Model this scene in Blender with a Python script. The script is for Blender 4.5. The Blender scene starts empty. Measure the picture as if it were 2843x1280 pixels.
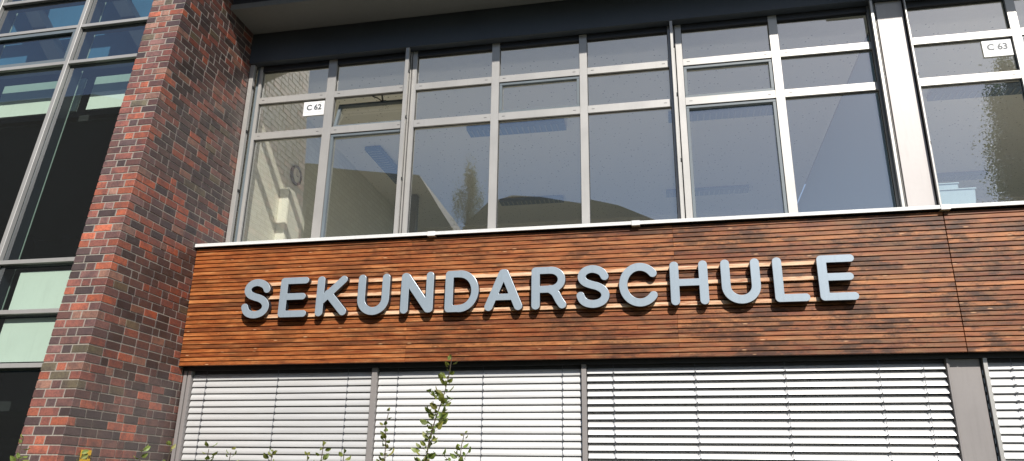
import bpy, math, random
from mathutils import Vector, Matrix, noise
random.seed(7)
scene = bpy.context.scene
COL = scene.collection
PI = math.pi

# ------------------------------------------------------------------ node materials
def new_mat(name):
    m = bpy.data.materials.new(name); m.use_nodes = True
    nt = m.node_tree; nt.nodes.clear()
    out = nt.nodes.new('ShaderNodeOutputMaterial')
    return m, nt, out

class NT:
    def __init__(s, nt): s.nt = nt
    def n(s, t, **kw):
        nd = s.nt.nodes.new('ShaderNode' + t)
        for k, v in kw.items():
            if k in nd.inputs.keys(): nd.inputs[k].default_value = v
            else: setattr(nd, k, v)
        return nd
    def l(s, a, b): s.nt.links.new(a, b)
    def coord(s, scale=(1, 1, 1), kind='Object'):
        tc = s.n('TexCoord'); mp = s.n('Mapping'); mp.inputs['Scale'].default_value = scale
        s.l(tc.outputs[kind], mp.inputs['Vector']); return mp.outputs['Vector']
    def noise(s, vec, scale, detail=4, rough=.55):
        nd = s.n('TexNoise'); nd.inputs['Scale'].default_value = scale
        nd.inputs['Detail'].default_value = detail; nd.inputs['Roughness'].default_value = rough
        s.l(vec, nd.inputs['Vector']); return nd.outputs['Fac']
    def ramp(s, fac, stops):
        nd = s.n('ValToRGB'); el = nd.color_ramp.elements
        while len(el) < len(stops): el.new(.5)
        for e, (p, c) in zip(el, stops):
            e.position = p; e.color = (*c, 1) if len(c) == 3 else c
        s.l(fac, nd.inputs['Fac']); return nd.outputs['Color']
    def mix(s, fac, a, b, mode='MIX'):
        nd = s.n('Mix', data_type='RGBA', blend_type=mode)
        for sock, v in ((nd.inputs[0], fac), (nd.inputs[6], a), (nd.inputs[7], b)):
            if isinstance(v, (int, float)): sock.default_value = v
            elif isinstance(v, tuple): sock.default_value = (*v, 1) if len(v) == 3 else v
            else: s.l(v, sock)
        return nd.outputs[2]
    def math(s, op, a, b=0.0):
        nd = s.n('Math', operation=op)
        for sock, v in ((nd.inputs[0], a), (nd.inputs[1], b)):
            if isinstance(v, (int, float)): sock.default_value = v
            else: s.l(v, sock)
        return nd.outputs[0]
    def bump(s, h, strength=.3, dist=.01):
        nd = s.n('Bump'); nd.inputs['Strength'].default_value = strength
        nd.inputs['Distance'].default_value = dist; s.l(h, nd.inputs['Height']); return nd.outputs['Normal']
    def bsdf(s, out, color, rough=.5, metal=0.0, normal=None, spec=.5):
        b = s.n('BsdfPrincipled')
        for sock, v in ((b.inputs['Base Color'], color), (b.inputs['Roughness'], rough), (b.inputs['Metallic'], metal),
                        (b.inputs['Specular IOR Level'], spec)):
            if isinstance(v, (int, float)): sock.default_value = v
            elif isinstance(v, tuple): sock.default_value = (*v, 1)
            else: s.l(v, sock)
        if normal is not None: s.l(normal, b.inputs['Normal'])
        s.l(b.outputs[0], out.inputs['Surface']); return b

def painted(name, c, rough=.4, metal=0.0, var=.12, scale=3.0, spec=.5, streak=False):
    m, nt, out = new_mat(name); T = NT(nt)
    v = T.coord((1, 1, .25) if streak else (1, 1, 1))
    f = T.noise(v, scale, 5, .6)
    col = T.ramp(f, [(.3, tuple(x*(1-var) for x in c)), (.7, tuple(min(1, x*(1+var)) for x in c))])
    v2 = T.coord((1, 1, 1)); f2 = T.noise(v2, scale*18, 3)
    v3 = T.coord((9, 9, .7)); f3 = T.noise(v3, 2.0, 4, .7)
    col = T.mix(T.math('MULTIPLY', T.ramp(f3, [(.52, (0, 0, 0)), (.75, (1, 1, 1))]), .22), col, tuple(x*.6 for x in c))
    col = T.mix(T.math('MULTIPLY', f2, .22), col, tuple(x*.72 for x in c))
    r = T.math('ADD', T.math('MULTIPLY', f, .15), rough-.07)
    T.bsdf(out, col, r, metal, T.bump(f2, .05, .002), spec)
    return m

M = {}
M['alu'] = painted('light_alu_paint', (.47, .455, .43), .40, .30, .07, 2.0, .6)
M['alu_low'] = painted('lower_alu_paint', (.31, .285, .275), .48, .1, .06, 2.0, .4)
M['pillar'] = painted('pillar_alu_paint', (.46, .43, .415), .45, .15, .07, 1.6, .5, True)
M['sash'] = painted('sash_grey', (.16, .19, .21), .42, .0, .08)
M['backglass'] = painted('lower_glazing', (.14, .165, .21), .5, .0, .1)
M['dark'] = painted('dark_gasket_and_shade', (.018, .019, .022), .5)
M['fascia'] = painted('slate_fascia', (.050, .060, .073), .45, .0, .12, 1.5)
M['soffit'] = painted('soffit_grey', (.20, .20, .185), .6, .0, .06, 1.0)
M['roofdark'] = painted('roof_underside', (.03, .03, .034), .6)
M['white'] = painted('white_sill', (.86, .86, .84), .35, .0, .03)
M['sign'] = painted('sign_white', (.92, .92, .92), .45, .0, .02)
M['signink'] = painted('sign_ink', (.10, .11, .12), .5)
M['signline'] = painted('sign_line', (.62, .68, .66), .5)
M['face'] = painted('letter_face', (.37, .44, .50), .42, .22, .05, 1.2, .5)
M['edge'] = painted('letter_edge', (.48, .54, .60), .3, .2, .04)  # bevel highlight put into a lighter rim colour
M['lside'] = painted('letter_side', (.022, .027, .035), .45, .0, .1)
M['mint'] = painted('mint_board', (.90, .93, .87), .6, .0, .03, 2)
M['mintshade'] = painted('mint_shaded_board', (.34, .43, .39), .6, .0, .06, 2)  # same board as mint, with the shade put into its colour
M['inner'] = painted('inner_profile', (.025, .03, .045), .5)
M['innerlight'] = painted('inner_profile_flange', (.34, .42, .38), .5)
M['room'] = painted('room_wall_paint', (.85, .83, .74), .8, .0, .03)
M['sky_blue'] = painted('sky_reflection_blue', (.05, .17, .33), .7, .0, .3, .8)  # sky mirrored in the top panes, put into a board colour
M['room_blue'] = painted('room_wall_blue', (.05, .16, .30), .8, .0, .05)
M['floor'] = painted('room_floor', (.80, .75, .66), .6, .0, .1)
M['cream'] = painted('cream_cupboard', (.93, .93, .84), .5, .0, .03)
M['lamp'] = painted('lamp_blue', (.07, .14, .24), .35, .0, .1)
M['lampgrid'] = painted('lamp_louvre', (.30, .36, .42), .3, .4, .1)
M['black'] = painted('black_rim', (.02, .02, .02), .4)
M['box'] = painted('pale_blue_box', (.42, .58, .68), .4, .0, .04)
M['yellow'] = painted('yellow_enamel', (.75, .44, .02), .4, .0, .05, 12)
M['cord'] = painted('cord_grey', (.13, .14, .16), .6)
M['asphalt'] = painted('paving', (.07, .068, .062), .9, .0, .25, .6)
M['hallroof'] = painted('hall_roof', (.07, .068, .055), .7, .0, .2)
M['plaster'] = painted('far_wall', (.075, .065, .05), .8, .0, .2)
M['plaster_dark'] = painted('dark_render', (.034, .044, .036), .8, .0, .5, .5)
M['bark'] = painted('bark', (.10, .075, .05), .9, .0, .3, 8)

def metal_slat():
    m, nt, out = new_mat('silver_slat'); T = NT(nt)
    v = T.coord((.35, 1, 6)); f = T.noise(v, 3, 5)
    at = T.n('Attribute', attribute_name='Col')
    col = T.ramp(f, [(.3, (.72, .71, .70)), (.7, (.86, .86, .85))])
    col = T.mix(1.0, col, at.outputs['Color'], 'MULTIPLY')
    T.bsdf(out, col, T.math('ADD', T.math('MULTIPLY', f, .2), .30), .18, None, .5)
    return m
M['slat'] = metal_slat()

def brickmat():
    m, nt, out = new_mat('clinker_brick'); T = NT(nt)
    at = T.n('Attribute', attribute_name='Col')
    v = T.coord(); f = T.noise(v, 9, 5, .65); f2 = T.noise(v, 60, 4, .7); f3 = T.noise(v, 3.2, 3)
    col = T.mix(T.ramp(f, [(.42, (0, 0, 0)), (.72, (.75, .75, .75))]), at.outputs['Color'], (.070, .048, .052))
    col = T.mix(T.math('MULTIPLY', T.ramp(f3, [(.45, (0, 0, 0)), (.75, (1, 1, 1))]), .18), col, (.28, .16, .12))
    col = T.mix(T.ramp(f2, [(.3, (.45, .45, .45)), (.55, (0, 0, 0))]), col, (.035, .025, .025))
    r = T.math('ADD', T.math('MULTIPLY', f, .35), .26)
    T.bsdf(out, col, r, 0, T.bump(f2, .5, .004), .6)
    return m
M['brick'] = brickmat()
def mortarmat():
    m, nt, out = new_mat('mortar'); T = NT(nt); v = T.coord()
    f = T.noise(v, 40, 5, .7); f2 = T.noise(v, 2.5, 3)
    col = T.ramp(f, [(.3, (.30, .27, .23)), (.7, (.48, .44, .38))])
    col = T.mix(T.math('MULTIPLY', f2, .5), col, (.22, .19, .165))
    T.bsdf(out, col, .9, 0, T.bump(f, .7, .004), .2); return m
M['mortar'] = mortarmat()

def woodmat(fresh=False):
    m, nt, out = new_mat('fresh_larch' if fresh else 'oiled_larch'); T = NT(nt)
    at = T.n('Attribute', attribute_name='Col')
    sep = T.n('SeparateColor'); T.l(at.outputs['Color'], sep.inputs[0])
    tc = T.n('TexCoord')
    # shift the grain per board
    comb = T.n('CombineXYZ'); T.l(T.math('MULTIPLY', sep.outputs[1], 37.0), comb.inputs[0]); T.l(T.math('MULTIPLY', sep.outputs[2], 19.0), comb.inputs[2])
    add = T.n('VectorMath', operation='ADD'); T.l(tc.outputs['Object'], add.inputs[0]); T.l(comb.outputs[0], add.inputs[1])
    mp = T.n('Mapping'); mp.inputs['Scale'].default_value = (1.5, 1, 17); T.l(add.outputs[0], mp.inputs['Vector'])
    g = T.noise(mp.outputs[0], 2.2, 7, .68)
    mp2 = T.n('Mapping'); mp2.inputs['Scale'].default_value = (1.0, 1, 3.2); T.l(add.outputs[0], mp2.inputs['Vector'])
    g2 = T.noise(mp2.outputs[0], 3.2, 5, .65)
    if fresh:
        col = T.ramp(g, [(.36, (.44, .17, .075)), (.5, (.80, .50, .30)), (.66, (.92, .68, .46))])
        T.bsdf(out, col, .5, 0, T.bump(g, .3, .003), .4); return m
    sepx = T.n('SeparateXYZ'); T.l(tc.outputs['Object'], sepx.inputs[0])
    xr = T.n('MapRange'); T.l(sepx.outputs[0], xr.inputs[0]); xr.inputs[1].default_value = -5.3; xr.inputs[2].default_value = 2.0
    base_l = T.ramp(g, [(.28, (.15, .026, .006)), (.42, (.35, .081, .018)), (.56, (.50, .150, .036)), (.70, (.74, .33, .12))])
    base_r = T.ramp(g, [(.28, (.10, .024, .009)), (.42, (.26, .072, .027)), (.56, (.41, .145, .056)), (.70, (.64, .33, .16))])
    col = T.mix(xr.outputs[0], base_l, base_r)
    # weathered grey-brown boards and red boards
    col = T.mix(T.math('MULTIPLY', T.math('SUBTRACT', 1.0, sep.outputs[0]), .68), col, (.070, .022, .012), 'MIX')
    col = T.mix(T.math('MULTIPLY', T.math('POWER', sep.outputs[0], 5.0), .45), col, (.58, .25, .09))
    grey = T.ramp(g2, [(.44, (0, 0, 0)), (.62, (1, 1, 1))])
    greyf = T.math('MULTIPLY', T.math('MULTIPLY', grey, .55), T.math('ADD', T.math('MULTIPLY', xr.outputs[0], .75), .2))
    col = T.mix(greyf, col, (.19, .115, .055))
    # black stain clouds that run over several boards
    mp3 = T.n('Mapping'); mp3.inputs['Scale'].default_value = (.8, 1, 1.7); 
    cb2 = T.n('CombineXYZ'); T.l(T.math('MULTIPLY', sep.outputs[1], .35), cb2.inputs[0]); T.l(T.math('MULTIPLY', sep.outputs[2], .10), cb2.inputs[2])
    ad2 = T.n('VectorMath', operation='ADD'); T.l(tc.outputs['Object'], ad2.inputs[0]); T.l(cb2.outputs[0], ad2.inputs[1]); T.l(ad2.outputs[0], mp3.inputs['Vector'])
    st = T.noise(mp3.outputs[0], 3.0, 7, .74)
    stf = T.ramp(st, [(.47, (0, 0, 0)), (.56, (.75, .75, .75)), (.66, (1, 1, 1))])
    stf = T.math('MULTIPLY', stf, T.math('ADD', T.math('MULTIPLY', xr.outputs[0], .50), .38))
    col = T.mix(stf, col, (.026, .015, .010))
    # pale flecks / knots
    kn = T.n('TexVoronoi'); kn.inputs['Scale'].default_value = 3.4
    mp4 = T.n('Mapping'); mp4.inputs['Scale'].default_value = (1.0, 1, 4.5); T.l(add.outputs[0], mp4.inputs['Vector']); T.l(mp4.outputs[0], kn.inputs['Vector'])
    kf = T.ramp(kn.outputs['Distance'], [(.05, (1, 1, 1)), (.10, (0, 0, 0))])
    col = T.mix(T.math('MULTIPLY', kf, .7), col, (.66, .38, .20))
    kf2 = T.ramp(kn.outputs['Distance'], [(.09, (0, 0, 0)), (.13, (1, 1, 1)), (.17, (0, 0, 0))])
    col = T.mix(T.math('MULTIPLY', kf2, .4), col, (.05, .015, .008))
    rg = T.math('ADD', T.math('MULTIPLY', g, .25), .36)
    T.bsdf(out, col, rg, 0, T.bump(g, .45, .004), .22); return m
M['wood'] = woodmat(); M['fresh'] = woodmat(True)

def glassmat(name, base, tint, film=.038):
    # thin coated insulating pane: fresnel mix of a mirror and a clear tinted film, uneven like real float glass
    m, nt, out = new_mat(name); T = NT(nt)
    ge = T.n('NewGeometry'); dp = T.n('VectorMath', operation='DOT_PRODUCT')
    T.l(ge.outputs['Incoming'], dp.inputs[0]); T.l(ge.outputs['Normal'], dp.inputs[1])
    sch = T.math('POWER', T.math('SUBTRACT', 1.0, T.math('ABSOLUTE', dp.outputs['Value'])), 4.0)
    fac = T.math('ADD', T.math('MULTIPLY', sch, 1-base), base)
    v = T.coord(); w = T.noise(v, 1.1, 2, .4)
    nb = T.bump(w, .009, .05)
    dirt = T.noise(v, 55, 3, .7)
    gl = T.n('BsdfGlossy'); gl.inputs['Roughness'].default_value = .0; gl.inputs['Color'].default_value = (.95, .97, 1, 1)
    T.l(nb, gl.inputs['Normal'])
    tr = T.n('BsdfTransparent'); tr.inputs['Color'].default_value = (*tint, 1)
    mx = T.n('MixShader'); T.l(fac, mx.inputs[0]); T.l(tr.outputs[0], mx.inputs[1]); T.l(gl.outputs[0], mx.inputs[2])
    df = T.n('BsdfDiffuse'); df.inputs['Color'].default_value = (.6, .6, .58, 1)
    mx2 = T.n('MixShader'); T.l(T.math('ADD', T.math('MULTIPLY', T.ramp(dirt, [(.62, (0, 0, 0)), (.74, (1, 1, 1))]), .04), film), mx2.inputs[0])
    T.l(mx.outputs[0], mx2.inputs[1]); T.l(df.outputs[0], mx2.inputs[2])
    T.l(mx2.outputs[0], out.inputs['Surface']); return m
M['glass'] = glassmat('coated_window_glass', .265, (.98, .98, .93))
M['cglass'] = glassmat('green_curtain_glass', .20, (.86, .96, .90), .018)

def ceilingmat():
    m, nt, out = new_mat('acoustic_ceiling'); T = NT(nt)
    v = T.coord(); vo = T.n('TexVoronoi'); vo.inputs['Scale'].default_value = 14.0; vo.inputs['Randomness'].default_value = .75
    T.l(v, vo.inputs['Vector'])
    d = T.ramp(vo.outputs['Distance'], [(.11, (.22, .20, .17)), (.18, (.86, .84, .76))])
    f = T.noise(v, .5, 3)
    col = T.mix(T.math('MULTIPLY', f, .3), d, (.72, .70, .62))
    T.bsdf(out, col, .85, 0, None, .2); return m
M['ceiling'] = ceilingmat()
def whitebrick():
    m, nt, out = new_mat('whitewashed_brick'); T = NT(nt)
    tc = T.n('TexCoord'); sp = T.n('SeparateXYZ'); T.l(tc.outputs['Object'], sp.inputs[0])
    cb = T.n('CombineXYZ'); T.l(sp.outputs[1], cb.inputs[0]); T.l(sp.outputs[2], cb.inputs[1])
    b = T.n('TexBrick'); T.l(cb.outputs[0], b.inputs['Vector'])
    b.inputs['Scale'].default_value = 1; b.inputs['Brick Width'].default_value = .22; b.inputs['Row Height'].default_value = .083
    b.inputs['Mortar Size'].default_value = .006
    b.inputs['Color1'].default_value = (.90, .90, .81, 1); b.inputs['Color2'].default_value = (.84, .83, .74, 1); b.inputs['Mortar'].default_value = (.76, .75, .66, 1)
    T.bsdf(out, b.outputs['Color'], .8, 0, T.bump(b.outputs['Fac'], -.2, .005), .3); return m
M['whitebrick'] = whitebrick()
def leafmat(name, a, b):
    m, nt, out = new_mat(name); T = NT(nt)
    at = T.n('Attribute', attribute_name='Col'); v = T.coord(); f = T.noise(v, 14, 3)
    col = T.mix(f, a, b); col = T.mix(1.0, col, at.outputs['Color'], 'MULTIPLY')
    bs = T.n('BsdfPrincipled'); T.l(col, bs.inputs['Base Color']); bs.inputs['Roughness'].default_value = .45
    tl = T.n('BsdfTranslucent'); T.l(T.mix(.5, col, (.25, .38, .03)), tl.inputs['Color'])
    mx = T.n('MixShader'); mx.inputs[0].default_value = .3; T.l(bs.outputs[0], mx.inputs[1]); T.l(tl.outputs[0], mx.inputs[2])
    T.l(mx.outputs[0], out.inputs['Surface']); return m
M['leaf'] = leafmat('shrub_leaf', (.13, .21, .05), (.27, .34, .10))
M['treeleaf'] = leafmat('tree_leaf', (.05, .065, .022), (.11, .11, .045))
def grassmat():
    m, nt, out = new_mat('lawn'); T = NT(nt); v = T.coord()
    f = T.noise(v, .4, 4); f2 = T.noise(v, 30, 3)
    col = T.mix(f, (.028, .045, .014), (.06, .07, .025)); col = T.mix(T.math('MULTIPLY', f2, .5), col, (.03, .05, .015))
    T.bsdf(out, col, .9, 0, T.bump(f2, .6, .03), .2); return m
M['grass'] = grassmat()

# ------------------------------------------------------------------ mesh builder
class MB:
    def __init__(s): s.v = []; s.f = []; s.m = []; s.c = []; s.mats = []
    def mi(s, mat):
        if mat not in s.mats: s.mats.append(mat)
        return s.mats.index(mat)
    def hexa(s, p, mat, col=(1, 1, 1)):
        # p: 8 points, bottom ring 0-3 (x0y0,x1y0,x1y1,x0y1), top ring 4-7
        o = len(s.v); s.v += [tuple(q) for q in p]; k = s.mi(mat)
        for f in ((0, 3, 2, 1), (4, 5, 6, 7), (0, 1, 5, 4), (1, 2, 6, 5), (2, 3, 7, 6), (3, 0, 4, 7)):
            s.f.append(tuple(o+i for i in f)); s.m.append(k); s.c.append(col)
    def box(s, x0, x1, y0, y1, z0, z1, mat, col=(1, 1, 1)):
        s.hexa([(x0, y0, z0), (x1, y0, z0), (x1, y1, z0), (x0, y1, z0), (x0, y0, z1), (x1, y0, z1), (x1, y1, z1), (x0, y1, z1)], mat, col)
    def poly(s, pts, mat, col=(1, 1, 1)):
        o = len(s.v); s.v += [tuple(q) for q in pts]; s.f.append(tuple(range(o, o+len(pts)))); s.m.append(s.mi(mat)); s.c.append(col)
    def tube(s, pts, rad, mat, n=6, col=(1, 1, 1)):
        rings = []
        for i, p in enumerate(pts):
            p = Vector(p); a = Vector(pts[max(0, i-1)]); b = Vector(pts[min(len(pts)-1, i+1)])
            d = (b-a).normalized(); up = Vector((0, 1, 0)) if abs(d.z) > .8 else Vector((0, 0, 1))
            u = d.cross(up).normalized(); w = d.cross(u)
            r = rad[i] if isinstance(rad, (list, tuple)) else rad
            o = len(s.v)
            for k in range(n):
                t = 2*PI*k/n; s.v.append(tuple(p+u*math.cos(t)*r+w*math.sin(t)*r))
            rings.append(o)
        km = s.mi(mat)
        for a, b in zip(rings, rings[1:]):
            for k in range(n):
                s.f.append((a+k, a+(k+1) % n, b+(k+1) % n, b+k)); s.m.append(km); s.c.append(col)
        s.f.append(tuple(rings[0]+k for k in range(n))[::-1]); s.m.append(km); s.c.append(col)
        s.f.append(tuple(rings[-1]+k for k in range(n))); s.m.append(km); s.c.append(col)
    def build(s, name, parent=None, origin=None, bevel=0, smooth=False):
        me = bpy.data.meshes.new(name)
        O = Vector((0, 0, 0))
        if parent is not None:
            p = parent
            while p is not None: O += Vector(p.location); p = p.parent
        if origin is not None: loc = Vector(origin)-O; base = Vector(origin)
        else: loc = Vector((0, 0, 0)); base = O
        me.from_pydata([tuple(Vector(v)-base) for v in s.v], [], s.f)
        for m in s.mats: me.materials.append(m)
        me.polygons.foreach_set('material_index', s.m)
        ca = me.color_attributes.new('Col', 'FLOAT_COLOR', 'CORNER')
        dat = []
        for f, c in zip(s.f, s.c): dat += list((*c, 1.0))*len(f)
        ca.data.foreach_set('color', dat)
        if smooth: me.polygons.foreach_set('use_smooth', [True]*len(s.f))
        me.update()
        o = bpy.data.objects.new(name, me); COL.objects.link(o); o.location = loc
        if parent is not None: o.parent = parent
        if bevel:
            b = o.modifiers.new('Bevel', 'BEVEL'); b.width = bevel; b.segments = 1; b.limit_method = 'ANGLE'; b.angle_limit = .6
            b.harden_normals = False
        return o

def tag(o, label=None, cat=None, group=None, kind=None):
    if label: o['label'] = label
    if cat: o['category'] = cat
    if group: o['group'] = group
    if kind: o['kind'] = kind
    return o
def empty(name, loc=(0, 0, 0)):
    o = bpy.data.objects.new(name, None); COL.objects.link(o); o.location = loc; o.empty_display_size = .1; return o

XS = -5.312           # side face of the brick pier
def yf(z): return 6.011 + .1102*(z-1.831)     # battered front plane of pier and curtain wall

# ------------------------------------------------------------------ ground
g = MB(); g.poly([(-300, -300, 0), (300, -300, 0), (300, 300, 0), (-300, 300, 0)], M['grass'])
tag(g.build('ground'), 'grass ground', 'ground', kind='structure')
g = MB(); g.poly([(-60, -9, .004), (60, -9, .004), (60, 3.6, .004), (-60, 3.6, .004)], M['asphalt'])
tag(g.build('path'), 'paved forecourt', 'path', kind='structure')

# ------------------------------------------------------------------ brick pier
PAL = [((.225, .078, .058), 22), ((.32, .090, .048), 14), ((.43, .110, .050), 7), ((.130, .064, .055), 22), ((.085, .056, .055), 13),
       ((.20, .10, .088), 14), ((.13, .115, .072), 4), ((.27, .14, .10), 10), ((.052, .040, .040), 8)]
SIDEW = [15, 9, 5, 24, 26, 4, 5, 4, 34]  # darker mix for the side face: grazing light put into the brick colours
def brickcol(dark=1.0, mute=0.0, side=False):
    L_ = [(c, SIDEW[i] if side else w) for i, (c, w) in enumerate(PAL)]
    r = random.random()*sum(w for _, w in L_)
    for c, w in L_:
        r -= w
        if r <= 0: break
    k = random.uniform(.8, 1.2)*dark
    g_ = sum(c)/3
    wm = (1.18, 1.0, .88) if side else (1.05, 1, .97)
    return tuple((x*(1-mute)+g_*mute)*k*w for x, w in zip(c, wm))
P = .0833; J = .0115; YB = 8.45; ZT = 9.2
pb = MB()
nc = int(ZT/P)
# mortar core
i_ = .005
pb.hexa([(XS-.444+i_, yf(0)+i_, 0), (XS-i_, yf(0)+i_, 0), (XS-i_, YB-i_, 0), (XS-.444+i_, YB-i_, 0),
         (XS-.444+i_, yf(ZT)+i_, ZT), (XS-i_, yf(ZT)+i_, ZT), (XS-i_, YB-i_, ZT), (XS-.444+i_, YB-i_, ZT)], M['mortar'])
def shbox(x0, x1, dy0, dy1, z0, z1, col, back=None):
    # front follows the batter; back plane vertical when given
    a0, a1 = yf(z0)+dy0, yf(z1)+dy0
    b0, b1 = (back, back) if back is not None else (yf(z0)+dy1, yf(z1)+dy1)
    pb.hexa([(x0, a0, z0), (x1, a0, z0), (x1, b0, z0), (x0, b0, z0), (x0, a1, z1), (x1, a1, z1), (x1, b1, z1), (x0, b1, z1)], M['brick'], col)
for r in range(nc):
    z0 = r*P+J/2; z1 = (r+1)*P-J/2
    fr = [.157, .094, .158] if r % 2 else [.1105, .199, .1105]
    jx = random.uniform(-.003, .003)
    x = XS-.444
    e1, e2 = x+fr[0]+jx, x+fr[0]+J+jx
    e3 = e2+fr[1]; e4 = e3+J
    o = [random.uniform(-.0015, .0015) for _ in range(3)]
    shbox(x, e1, o[0], .10, z0, z1, brickcol(1.5, .12))  # front bricks lightened: fuller sunlight put into their colour
    shbox(e2, e3, o[1], .10, z0, z1, brickcol(1.5, .12))
    # corner brick
    s = (.095 if r % 2 else .20)+random.uniform(-.006, .006)
    if random.random() < .12: s = .20
    ym = yf((z0+z1)/2)+s
    shbox(e4, XS+random.uniform(-.001, .001), o[2], 0, z0, z1, brickcol(1.15, .08), back=ym)
    y = ym+J+random.uniform(-.001, .001)
    lastshort = s < .12
    while y < YB-.02:
        L = .094 if (random.random() < .30 and not lastshort) else .199
        lastshort = L < .12
        L += random.uniform(-.004, .004)
        y1 = min(y+L, YB)
        dx = random.uniform(-.0018, .0018)
        dk = .92
        tz = random.uniform(-.0012, .0012)
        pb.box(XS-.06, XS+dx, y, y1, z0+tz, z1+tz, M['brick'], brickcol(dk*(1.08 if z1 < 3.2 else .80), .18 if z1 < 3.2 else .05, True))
        y = y1+J+random.uniform(-.0015, .0015)
pier = pb.build('brick_pier', bevel=.0028)
tag(pier, 'sloping red and purple clinker brick pier between the curtain wall and the wooden band', 'brick pier')

# ------------------------------------------------------------------ curtain wall (left, leaning back)
cw = empty('curtain_wall', (-7.6, 6.0, 0))
tag(cw, 'tall leaning glass curtain wall with pale green boards left of the brick pier', 'glass wall')
XR = XS-.444+.02
def slab(mb, x0, x1, z0, z1, d0, d1, mat):
    mb.hexa([(x0, yf(z0)+d0, z0), (x1, yf(z0)+d0, z0), (x1, yf(z0)+d1, z0), (x0, yf(z0)+d1, z0),
             (x0, yf(z1)+d0, z1), (x1, yf(z1)+d0, z1), (x1, yf(z1)+d1, z1), (x0, yf(z1)+d1, z1)], mat)
G = .13   # glass depth behind the pier front
mx = [-6.765, -8.075, -9.385, -10.695]
for x in mx:
    mb = MB(); slab(mb, x-.026, x+.026, 0, 9.0, .075, G-.002, M['alu'])
    slab(mb, x-.032, x+.032, 0, 9.0, G+.002, G+.028, M['inner'])
    slab(mb, x-.028, x+.028, 0, 9.0, G+.028, G+.17, M['inner'])
    slab(mb, x-.030, x+.030, 0, 9.0, G+.17, G+.185, M['innerlight'])
    mb.build('mullion', cw, bevel=.003)
tz = [8.6, 7.93, 7.325, 6.815, 6.278, 3.740, 3.197, 2.654, .35]
edges = [XR]+mx
for zc in tz:
    for a, b in zip(edges, edges[1:]):
        xr_ = a-.026 if a != XR else a
        mb = MB(); slab(mb, b+.026, xr_, zc-.023, zc+.023, .080, G-.002, M['alu'])
        slab(mb, b+.033, xr_-.007 if a != XR else a, zc-.03, zc+.03, G+.002, G+.12, M['inner'])
        mb.build('transom', cw, bevel=.003)
rows = [9.0]+tz
for zt, zb in zip(rows, rows[1:]):
    for k, (a, b) in enumerate(zip(edges, edges[1:])):
        mb = MB()
        mb.poly([(b, yf(zb)+G, zb), (a, yf(zb)+G, zb), (a, yf(zt)+G, zt), (b, yf(zt)+G, zt)], M['cglass'])
        mb.build('pane', cw)
# opening sash in the second bay
mb = MB(); x0, x1, z0, z1 = -8.049, -6.791, 6.301, 6.792
for (a, b, c, d) in ((x0, x1, z0, z0+.05), (x0, x1, z1-.05, z1), (x0, x0+.05, z0+.05, z1-.05), (x1-.05, x1, z0+.05, z1-.05)):
    slab(mb, a, b, c, d, .092, G-.004, M['sash'])
mb.build('sash', cw, bevel=.002)
for a, b in zip(edges, edges[1:]):
    rx = a-.03 if a != XR else a-.02
    for nm, z0, z1, lx, d0, mt in (('spandrel_board', 5.80, 6.04, b+.12, .30, M['mint']), ('spandrel_board', 6.045, 6.27, b+.12, .302, M['mintshade'])):  # upper board darker: shade under the transom put into its paint
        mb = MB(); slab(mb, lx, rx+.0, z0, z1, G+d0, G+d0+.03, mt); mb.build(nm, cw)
    for z0, z1 in ((3.222, 3.652), (2.705, 3.150)):
        mb = MB(); slab(mb, b+.245, rx, z0, z1, G+.045, G+.065, M['mint']); mb.build('infill_panel', cw)
# interior behind the glass: sloping rafters, pale back wall and floor slabs
for k in range(6):
    mb = MB(); x = -5.95-k*1.31
    mb.hexa([(x-1.9, 6.95, 8.9), (x-1.75, 6.95, 8.9), (x-1.75, 7.1, 8.9), (x-1.9, 7.1, 8.9)][:0] or
            [(x-.10, 7.05, 6.42), (x+.10, 7.05, 6.42), (x+.10, 7.25, 6.42), (x-.10, 7.25, 6.42),
             (x-1.9, 7.05, 9.0), (x-1.7, 7.05, 9.0), (x-1.7, 7.25, 9.0), (x-1.9, 7.25, 9.0)], M['inner'])
    mb.build('rafter', cw)
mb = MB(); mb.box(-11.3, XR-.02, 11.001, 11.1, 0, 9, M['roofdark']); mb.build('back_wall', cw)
mb = MB(); mb.box(-11, XR-.04, 7.6, 7.65, 6.98, 9, M['sky_blue']); mb.build('sky_reflection_board', cw)  # added board, its blue stands in for reflected sky behind the rafters
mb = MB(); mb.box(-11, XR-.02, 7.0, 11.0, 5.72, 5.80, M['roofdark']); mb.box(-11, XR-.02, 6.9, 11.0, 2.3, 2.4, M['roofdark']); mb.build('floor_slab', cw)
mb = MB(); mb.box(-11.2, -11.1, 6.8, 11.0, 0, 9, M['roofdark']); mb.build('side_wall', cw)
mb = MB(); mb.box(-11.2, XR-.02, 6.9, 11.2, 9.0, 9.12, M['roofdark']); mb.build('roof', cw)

# ------------------------------------------------------------------ school building
B = empty('school_building', (0, 8.1, 0))
tag(B, 'modern school wing with aluminium window band above wooden cladding and shaded canopy', 'building')

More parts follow.
